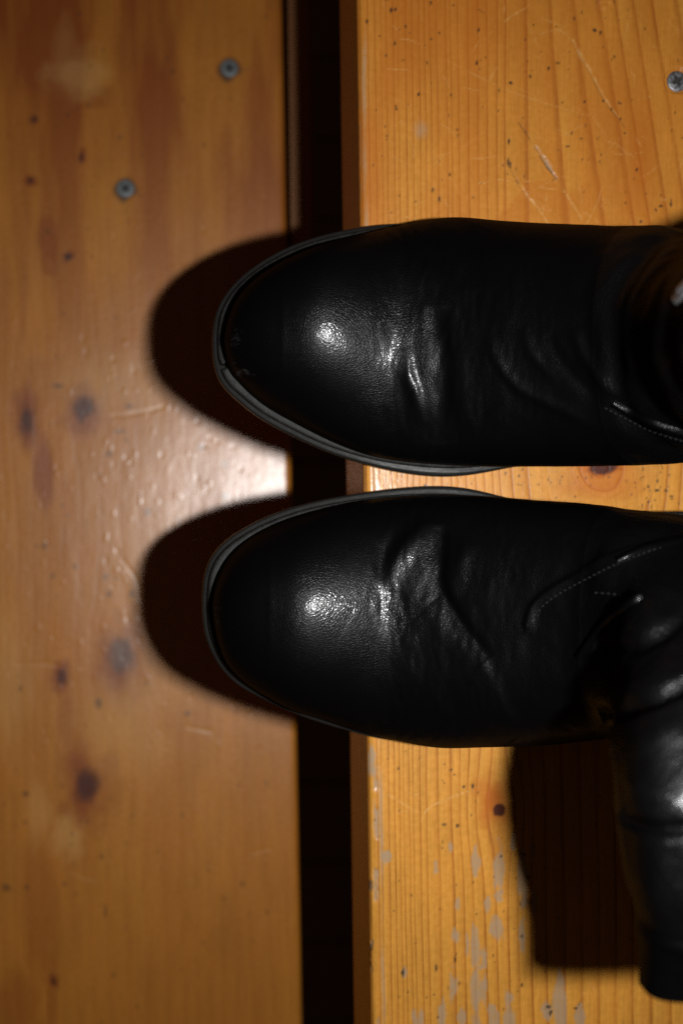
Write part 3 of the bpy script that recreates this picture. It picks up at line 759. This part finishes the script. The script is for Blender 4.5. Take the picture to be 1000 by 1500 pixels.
    vis = sstep(0.05, 0.35, np.sum(N * view, -1))
    disp = np.zeros(px.shape)
    inbox = (px > 250) & (px < 1150) & (py > 250) & (py < 1560)
    for pts, wd, hgt, fade in cfg['folds']:
        d, sd, t = line_dist(px[inbox], py[inbox], pts)
        env = np.sin(np.pi * np.clip(t, 0, 1))**fade if fade > 0 else 1.0
        wd = wd if isinstance(wd, tuple) else (wd, wd)
        wv = np.where(sd < 0, wd[0], wd[1])
        disp[inbox] += hgt * env * np.exp(-(d / wv)**2)
    X, Y, Z = G[..., 0], G[..., 1], G[..., 2]
    tt = X - tip[0]
    flex = sstep(4.5, 6.5, tt) * (1 - sstep(10, 13, tt)) * (1 - np.clip(q, 0, 1))[:, None]
    disp += flex * (0.030 * fbm(X * 1.7, Y * 0.6, Z * 0.8, 3, 3) + 0.016 * fbm(X * 6, Y * 1.6, Z * 2, 8, 2))
    disp += 0.012 * fbm(X * 0.8, Y * 0.8, Z * 0.8, 15, 3) * sstep(1.0, 3.0, tt)
    disp *= vis
    arc = (samp - t_shaft)[:, None]
    disp += cfg['slouch'](arc, X, Y, Z) * q[:, None]
    G = G + N * disp[..., None]
    N = normals(G)
    px, py = proj(G)
    scuff = np.zeros(px.shape)
    for cx, cy, rx, ry, k, sd in cfg['scuffs']:
        local(lambda A, B: k * blob(A, B, cx, cy, rx, ry, 0.4, sd, 0.9) * sstep(-0.1, 0.35, fbm(A / 4, B / 3, None, sd, 3)), px, py, cx, cy, 60, scuff)
    root = empty('ankle_boot', (cfg['root'][0], cfg['root'][1], 0)); org = np.array([cfg['root'][0], cfg['root'][1], 0.0])
    tag(root, cfg['label'], 'boot', 'pair of black leather boots')
    js = int(np.searchsorted(samp, t_shaft + cfg['split']))
    nz = len(samp)
    f0 = grid_faces(js + 1, NPH, True)
    # outward orientation
    a_, b_, c_ = G[60, 130], G[61, 130], G[60, 131]
    flip = np.dot(np.cross(b_ - a_, c_ - a_), N[60, 130]) < 0
    fx_ = lambda f: f[:, ::-1].copy() if flip else f
    mesh_obj('vamp', G[:js + 1].reshape(-1, 3), fx_(f0), LEATHER, root, org, attrs=dict(scuff=scuff[:js + 1]), normals=N[:js + 1].reshape(-1, 3))
    mesh_obj('shaft', G[js:].reshape(-1, 3), fx_(grid_faces(nz - js, NPH, True)), LEATHER_SHAFT, root, org, attrs=dict(scuff=scuff[js:]), normals=N[js:].reshape(-1, 3))
    # collar band round the mouth and the lining inside
    nb = int(cfg['collar'] / step)
    th = 0.12 * sstep(0, 0.12, np.linspace(0, 1, nb))[:, None, None]
    outer = G[-nb:] + N[-nb:] * (th + 0.01)
    lip = np.stack([outer[-1] - N[-1] * k for k in (0.05, 0.12, 0.2, 0.28)], 0)
    adv = (G[-1] - G[-2]); adv /= np.linalg.norm(adv, axis=1, keepdims=True)
    for i, k in enumerate((0.06, 0.09, 0.07, 0.0)): lip[i] += adv * k
    band = np.concatenate([outer, lip], 0)
    mesh_obj('collar_band', band.reshape(-1, 3), fx_(grid_faces(len(band), NPH, True)), LEATHER, root, org, attrs=dict(scuff=np.zeros(band.shape[:2])))
    nl = int(9 / step)
    inn = G[-nl:] - N[-nl:] * 0.26
    mesh_obj('lining', inn.reshape(-1, 3), fx_(grid_faces(nl, NPH, True, flip=True)), LINING, root, org)
    # --- welt, sole
    tw = np.concatenate([np.linspace(0, 1, 40)**2 * 3.0, np.linspace(3, 26, 110)[1:]])
    wt, wb = cfg['wfn'](tw)
    xw = cfg['wtip'][0] + tw
    end = sstep(22.5, 26, tw)
    mid_ = (wt + wb) / 2
    wt = mid_ + (wt - mid_) * np.sqrt(np.maximum(1 - end**2.2, 0.0)); wb = mid_ + (wb - mid_) * np.sqrt(np.maximum(1 - end**2.2, 0.0))
    lift = sstep(10.5, 18, tw) * 1.6
    topz = WELT_Z + lift + 0.02
    left = np.stack([xw, wt, topz], 1)[::-1]; right = np.stack([xw, wb, topz], 1)[1:]
    loop = np.vstack([left, right])
    # resample evenly
    sl = np.concatenate([[0], np.cumsum(np.linalg.norm(np.diff(loop, axis=0), axis=1))])
    ss = np.arange(0, sl[-1], 0.10)
    loop = np.stack([np.interp(ss, sl, loop[:, k]) for k in range(3)], 1)
    for _ in range(6): loop[1:-1] = (loop[:-2] + 2 * loop[1:-1] + loop[2:]) / 4
    welt_prof = [(-0.62, -0.22), (-0.17, -0.24), (-0.12, -0.16), (-0.12, -0.06), (-0.16, 0.0), (-0.22, 0.025), (-0.34, 0.03), (-0.62, 0.03)]
    if cfg['inward'] < 0: welt_prof = [(-a, b) for a, b in welt_prof]
    def piece(P, name='welt', lab=None):
        V, Fc = sweep(P, welt_prof, (0, 0, 1))
        return mesh_obj(name, V, Fc, WELT, root, org)
    if cfg['notch'] is not None:
        qx, qy = proj(loop)
        j = int(np.argmin(np.hypot(qx - cfg['notch'][0], qy - cfg['notch'][1])))
        A = loop[:j].copy(); Bp = loop[j + 1:].copy()
        A[-4:, 2] += np.array([.01, .02, .04, .06]); A[-4:, 0] += np.array([0, .01, .03, .05])
        piece(A); piece(Bp)
    else:
        piece(loop)
    # sole: slab under the welt
    offs = [(0.0, -0.235), (0.07, -0.29), (0.09, -0.60), (0.05, -0.80), (-0.04, -0.95)]
    T_ = np.gradient(loop, axis=0); Nn = np.stack([-T_[:, 1], T_[:, 0], 0 * T_[:, 0]], 1); Nn /= np.linalg.norm(Nn, axis=1, keepdims=True)
    Nn *= 1 if cfg['inward'] > 0 else -1
    bulge = np.zeros(len(loop))
    qx, qy = proj(loop)
    for cx, cy, rr, amt in cfg['bulge']: bulge += amt * np.exp(-((qx - cx) / rr)**2) * (np.abs(qy - cy) < 60)
    rows = []
    for o_, dz in offs:
        rows.append(loop + Nn * (o_ + bulge * (1 if dz < -0.25 else 0.2))[:, None] + np.array([0, 0, dz]))
    rows = np.array(rows)
    n_, m_ = rows.shape[:2]
    V = rows.reshape(-1, 3)
    Fc = [tuple(r_) for r_ in grid_faces(n_, m_, True)]
    Fc += [tuple(range((n_ - 1) * m_, n_ * m_)), tuple(reversed(range(0, m_)))]
    so = mesh_obj('sole', V, Fc, SOLE, root, org)
    bm = bmesh.new(); bm.from_mesh(so.data); bmesh.ops.recalc_face_normals(bm, faces=bm.faces); bm.to_mesh(so.data); bm.free()
    # block heel at the back
    hx = (tw > 19.5)
    hl = np.vstack([np.stack([xw[hx], wt[hx], 0 * xw[hx]], 1), np.stack([xw[hx], wb[hx], 0 * xw[hx]], 1)[::-1]])
    cen = hl.mean(0)
    rows = np.array([cen + (hl - cen) * k + np.array([0, 0, z_]) for k, z_ in ((0.97, 1.72), (0.93, 1.0), (0.90, 0.3), (0.92, 0.28), (0.92, 0.0))])
    n_, m_ = rows.shape[:2]
    Fc = [tuple(r_) for r_ in grid_faces(n_, m_, True)] + [tuple(range((n_ - 1) * m_, n_ * m_)), tuple(reversed(range(0, m_)))]
    so = mesh_obj('heel', rows.reshape(-1, 3), Fc, SOLE, root, org, smooth=False)
    bm = bmesh.new(); bm.from_mesh(so.data); bmesh.ops.recalc_face_normals(bm, faces=bm.faces); bm.to_mesh(so.data); bm.free()
    # --- draping pieces on the leather
    allf = grid_faces(nz, NPH, True)
    bvh = BVHTree.FromPolygons([Vector(p) for p in G.reshape(-1, 3)], [tuple(f) for f in allf])
    O = Vector((0, 0, CAMZ))
    def drape(x, y):
        d = Vector(at(x, y, 0)) - O
        hit, nrm, idx, dist = bvh.ray_cast(O, d.normalized())
        if hit is None: return None, None
        if nrm.dot(d) > 0: nrm = -nrm
        return np.array(hit), np.array(nrm)
    def band_on(pts, width, thick, name, mat, sub=None, n=60):
        L = smooth_line(pts, n); T_ = np.gradient(L, axis=0); T_ /= np.linalg.norm(T_, axis=1, keepdims=True)
        Nl = np.stack([-T_[:, 1], T_[:, 0]], 1)
        rows = []
        ks = np.linspace(-1, 1, 9)
        hs = np.sqrt(np.maximum(1 - np.abs(ks)**3, 0))
        for i in range(len(L)):
            row = []
            for k, h_ in zip(ks, hs):
                p, nn_ = drape(*(L[i] + Nl[i] * k * width / 2))
                if p is None: break
                row.append(p + nn_ * (h_ * thick - 0.01))
            if len(row) == len(ks): rows.append(row)
        if len(rows) < 3: return
        R_ = np.array(rows)
        R_[1:-1] = (R_[:-2] + 2 * R_[1:-1] + R_[2:]) / 4
        f = grid_faces(len(R_), len(ks))
        nrm_ = grid_normals(R_)
        if np.sum(nrm_ * ([0, 0, CAMZ] - R_)) < 0: f = f[:, ::-1].copy()
        return mesh_obj(name, R_.reshape(-1, 3), f, mat, root, org, attrs=dict(scuff=np.zeros(R_.shape[:2])))
    for pts, wd, thk, nm in cfg['bands']: band_on(pts, wd, thk, nm, LEATHER)
    V, Fc = [], []
    for pts, pitch in cfg['stitches']:
        L = smooth_line(pts, 200); cl = np.concatenate([[0], np.cumsum(np.linalg.norm(np.diff(L, axis=0), axis=1))])
        for s0 in np.arange(0, cl[-1] - pitch, pitch):
            ends = [drape(np.interp(s0 + k * pitch, cl, L[:, 0]), np.interp(s0 + k * pitch, cl, L[:, 1])) for k in (0.1, 0.72)]
            if ends[0][0] is None or ends[1][0] is None: continue
            p0, p1 = [e[0] + e[1] * 0.0 for e in ends]; nn_ = ends[0][1]
            if np.linalg.norm(p1 - p0) > 0.6: continue
            path = np.array([p0 - nn_ * .02, p0 + (p1 - p0) * .25 + nn_ * .045, p0 + (p1 - p0) * .75 + nn_ * .045, p1 - nn_ * .02])
            pr = [(0.024 * math.cos(k * math.pi / 3), 0.02 * math.sin(k * math.pi / 3)) for k in range(6)]
            v_, f_ = sweep(path, pr, nn_)
            b0 = len(V); V += list(v_); Fc += [tuple(b0 + q_ for q_ in ff) for ff in f_]
    if V: tag(mesh_obj('stitching', V, Fc, THREAD, root, org), kind='stuff')
    for x, y, rad_, nm in cfg['studs']:
        p, nn_ = drape(x, y)
        if p is None: continue
        nv = Vector(nn_); q_ = nv.to_track_quat('Z', 'Y').to_matrix()
        V, Fc = [], []
        pr = [(1.0, -0.05), (1.02, 0.05), (0.96, 0.13), (0.82, 0.17), (0.72, 0.15), (0.62, 0.16), (0.4, 0.22), (0.15, 0.25), (0.0, 0.255)]
        for r_, z_ in pr:
            for k in range(32):
                th_ = 2 * math.pi * k / 32
                V.append(p + np.array(q_ @ Vector((r_ * rad_ * math.cos(th_), r_ * rad_ * math.sin(th_), z_))))
        for i in range(len(pr) - 1):
            for k in range(32): Fc.append((i * 32 + k, i * 32 + (k + 1) % 32, (i + 1) * 32 + (k + 1) % 32, (i + 1) * 32 + k))
        mesh_obj(nm, V, Fc, STEEL, root, org)
    return root

def pts_z(pts, zs): return pts, zs

# ---- the boot at the top of the picture
U_out = [(334, 468), (350, 434), (382, 403), (428, 377), (474, 358), (530, 341), (600, 326), (680, 320), (750, 324), (800, 332), (860, 341)]
U_in = [(334, 535), (359, 570), (391, 597), (437, 623), (483, 646), (529, 664), (566, 673), (612, 679), (660, 682), (740, 682), (860, 681)]
uT, uF = outline(U_out, U_in, [1.2, 1.3, 1.4, 1.5, 1.6, 1.9, 2.2, 2.3, 2.3, 2.3, 2.3], [1.2, 1.2, 1.3, 1.4, 1.5, 1.7, 1.8, 1.9, 2.1, 2.3, 2.3], (329, 503), 1.2)
UW_out = [(317, 465), (327, 440), (350, 410), (382, 385), (428, 360), (497, 339), (600, 327), (680, 332), (750, 342), (800, 348), (860, 352), (1000, 360), (1200, 360)]
UW_in = [(317, 535), (328, 561), (347, 580), (383, 609), (429, 634), (475, 656), (520, 671), (566, 682), (612, 688), (660, 691), (710, 688), (760, 679), (860, 672), (1000, 668), (1200, 680)]
uWT, uWF = outline(UW_out, UW_in, [1.0] * 12, [1.0] * 15, (314, 500), 1.0)
def slouch_u(arc, X, Y, Z):
    k = sstep(3, 7, arc)
    return k * (0.09 * np.sin(arc * 2.3 + 0.9 * fbm(X * .3, Y * .3, Z * .3, 4, 2) * 3) + 0.18 * fbm(X * .35, Y * .35, Z * .5, 5, 3)) + 0.03 * fbm(X * 1.2, Y * 1.2, Z * 1.2, 6, 3)
make_boot(dict(tip=uT, fn=uF, wtip=uWT, wfn=uWF, ridge=0.65, inward=-1, root=(12, 5.9),
    label='upper of the two black leather boots, its toe scuffed and its welt cracked at tip',
    prof=[1.9, 2.38, 2.80, 3.2, 3.55, 3.90, 4.22, 4.46, 4.53, 4.45, 4.34, 4.22, 4.22, 4.50, 5.25],
    shaft=[((9.8, 6.0, 1.05), (9.5, 5.9, 5.72), (0, 1, 0), 4.63, .36), ((12.2, 5.89, 1.6), (10.8, 5.7, 6.6), (0, 1, 0), 4.49, .38), ((15.5, 5.77, 2.4), (11.9, 5.5, 7.6), (0, 1, 0), 4.35, .42),
           ((19.5, 5.85, 2.7), (12.5, 5.3, 8.6), (0, 1, 0), 4.2, .46), ((23, 5.8, 2.9), (12.75, 5.1, 9.6), (0, 1, 0), 3.9, .5), ((25.2, 5.9, 4.6), (12.7, 4.9, 10.8), (0, 1, 0.05), 3.8, .5),
           ((25.0, 5.7, 8.0), (12.45, 4.7, 12.6), (0, 1, 0.1), 3.6, .5), ((24.4, 5.3, 11.6), (12.3, 4.4, 14.6), (0, 1, 0.12), 3.4, .5), ((23.8, 4.9, 15), (12.5, 4.0, 16.8), (0, 1, 0.12), 3.3, .5)],
    split=5.5, collar=2.2, flat=0.0, slouch=slouch_u, notch=(331, 537),
    folds=[([(338, 531), (352, 539), (370, 542)], (4, 4), 0.03, .5), ([(337, 546), (352, 552), (368, 563)], (4, 4), 0.03, .5), ([(594, 508), (600, 548), (610, 580), (620, 625)], (7, 14), 0.10, 1.0), ([(640, 450), (646, 540), (648, 650)], (16, 22), -0.16, .5), ([(545, 470), (550, 530), (560, 590)], (22, 22), -0.03, .6),
           ([(715, 495), (728, 530), (760, 570), (820, 600), (878, 628)], (10, 7), 0.06, .4), ([(660, 540), (672, 590), (700, 640)], (12, 12), 0.02, .6),
           ([(765, 480), (780, 520), (815, 560)], (9, 9), 0.05, .5), ([(840, 480), (858, 530), (900, 575), (940, 600)], (9, 9), 0.09, .5), ([(800, 490), (830, 540), (880, 590)], (9, 9), -0.05, .5), ([(700, 420), (690, 360), (700, 330)], (30, 30), -0.05, .5)],
    scuffs=[(345, 492, 8, 12, .22, 3), (352, 547, 13, 5, .5, 5), (341, 538, 6, 8, .7, 9)],
    bulge=[(640, 690, 80, 0.12)],
    bands=[([(898, 590), (925, 606), (960, 622), (1010, 638), (1080, 655)], 10, 0.16, 'piping')],
    stitches=[([(884, 596), (915, 612), (955, 631), (1010, 648)], 8)],
    studs=[(1003, 428, 0.42, 'stud')]))

# ---- the boot at the bottom of the picture
L_in = [(320, 843), (338, 811), (369, 785), (414, 762), (465, 746), (520, 734), (580, 728), (640, 725), (700, 726), (760, 735), (860, 741)]
L_out = [(317, 930), (327, 962), (349, 991), (385, 1016), (430, 1041), (470, 1054), (520, 1072), (560, 1082), (600, 1089), (660, 1095), (738, 1095), (800, 1090), (860, 1080)]
lT, lF = outline(L_in, L_out, [1.2, 1.2, 1.3, 1.4, 1.6, 1.8, 1.9, 2.0, 2.2, 2.3, 2.3], [1.2, 1.2, 1.3, 1.4, 1.6, 1.8, 2.0, 2.1, 2.2, 2.3, 2.3, 2.3, 2.3], (312, 885), 1.2)
LW_in = [(301, 851), (309, 824), (328, 799), (359, 777), (405, 755), (460, 738), (520, 727), (580, 720), (640, 718), (690, 721), (740, 732), (800, 744), (900, 752), (1000, 752), (1200, 740)]
LW_out = [(301, 920), (309, 948), (323, 975), (350, 1003), (382, 1021), (408, 1034), (455, 1053), (500, 1067), (550, 1080), (600, 1087), (660, 1086), (738, 1078), (800, 1068), (860, 1060), (1000, 1060), (1200, 1060)]
lWT, lWF = outline(LW_in, LW_out, [1.0] * 15, [1.0] * 16, (299, 885), 1.0)
def slouch_l(arc, X, Y, Z):
    k = sstep(3, 6, arc) * (1 - 0.75 * sstep(12, 14, arc))
    return k * (0.05 * np.sin(arc * 2.0 + 0.6 + 2.2 * fbm(X * .25, Y * .2, Z * .25, 4, 2)) + 0.10 * fbm(X * .4, Y * .4, Z * .5, 5, 3)) + 0.05 * fbm(X * .9, Y * .9, Z * .9, 6, 3) + 0.022 * fbm(X * 2.4, Y * 2.4, Z * 2.4, 7, 3)
make_boot(dict(tip=lT, fn=lF, wtip=lWT, wfn=lWF, ridge=0.1, inward=-1, root=(12, -4.6),
    label='lower of the two black leather boots, its shaft slumped over sideways towards the tread',
    prof=[1.9, 2.38, 2.80, 3.2, 3.55, 3.90, 4.22, 4.45, 4.51, 4.45, 4.37, 4.28, 4.30, 4.58, 5.35],
    shaft=[((9.3, -4.52, 1.05), (9.1, -4.4, 5.78), (0, 1, 0), 4.75, .36), ((12, -4.58, 1.6), (10.5, -4.3, 6.65), (0, 1, 0), 4.55, .38), ((15.5, -4.47, 2.4), (11.6, -4.2, 7.6), (0, 1, 0), 4.24, .42),
           ((19.5, -4.4, 2.7), (12.1, -4.2, 8.6), (0, 1, 0), 3.85, .46), ((23, -4.5, 2.9), (12.1, -4.6, 9.7), (0, 1, 0.1), 3.55, .5), ((25.0, -4.6, 4.8), (11.8, -5.2, 11.2), (0, 1, 0.3), 3.2, .5),
           ((24.6, -4.9, 9.0), (11.2, -6.0, 12.7), (0, 1, 0.7), 2.8, .5), ((23.6, -5.9, 12.4), (10.65, -7.0, 14.3), (0, .75, 1), 2.4, .5), ((22.8, -7.7, 14.7), (10.5, -8.4, 15.0), (0, .35, 1), 2.1, .5),
           ((22.4, -9.9, 14.9), (10.8, -10.2, 14.9), (0, .05, 1), 1.8, .5), ((22.2, -11.5, 14.6), (11.3, -11.6, 14.6), (0, 0, 1), 1.3, .5), ((22.2, -13.1, 14.3), (11.4, -13.1, 14.3), (0, 0, 1), 0.95, .5)],
    split=5.5, collar=2.3, flat=1.3, slouch=slouch_l, notch=None,
    folds=[([(573, 868), (577, 830), (592, 802), (614, 780), (642, 762)], (11, 19), 0.15, .7), ([(556, 850), (560, 820), (572, 792), (592, 765)], (10, 9), -0.05, .6), ([(648, 772), (645, 820), (645, 862), (675, 915), (715, 965)], (9, 20), -0.18, .4),
           ([(636, 880), (682, 930), (712, 985), (735, 1035), (762, 1078)], (10, 40), 0.075, .35), ([(690, 790), (672, 830), (664, 880)], (14, 14), 0.08, .6),
           ([(770, 915), (778, 890), (800, 868), (850, 838), (905, 812), (1000, 782)], (4, 10), 0.08, 0), ([(500, 930), (560, 960), (640, 1000)], (40, 40), 0.02, .5),
           ([(880, 1052), (905, 1044), (940, 1030), (1020, 998)], (14, 9), -0.38, .3), ([(905, 1196), (935, 1212), (970, 1218), (1030, 1215)], (12, 8), -0.28, .3), ([(870, 945), (910, 950), (960, 930), (1010, 900)], (11, 11), -0.25, .4), ([(930, 1100), (960, 1080), (1000, 1060)], (20, 20), 0.10, .5), ([(915, 1160), (945, 1160), (1000, 1180)], (18, 18), 0.10, .5)],
    scuffs=[(316, 900, 5, 14, .3, 3)],
    bulge=[(660, 720, 80, 0.10)],
    bands=[([(905, 822), (935, 808), (965, 799), (1010, 789), (1090, 770)], 11, 0.16, 'piping'), ([(848, 962), (868, 935), (892, 906), (922, 884), (938, 872)], 9, 0.16, 'seam_tape')],
    stitches=[([(786, 905), (792, 890), (815, 872), (855, 850), (905, 826), (960, 805), (1010, 792)], 8), ([(868, 868), (895, 870), (925, 876)], 9)],
    studs=[]))
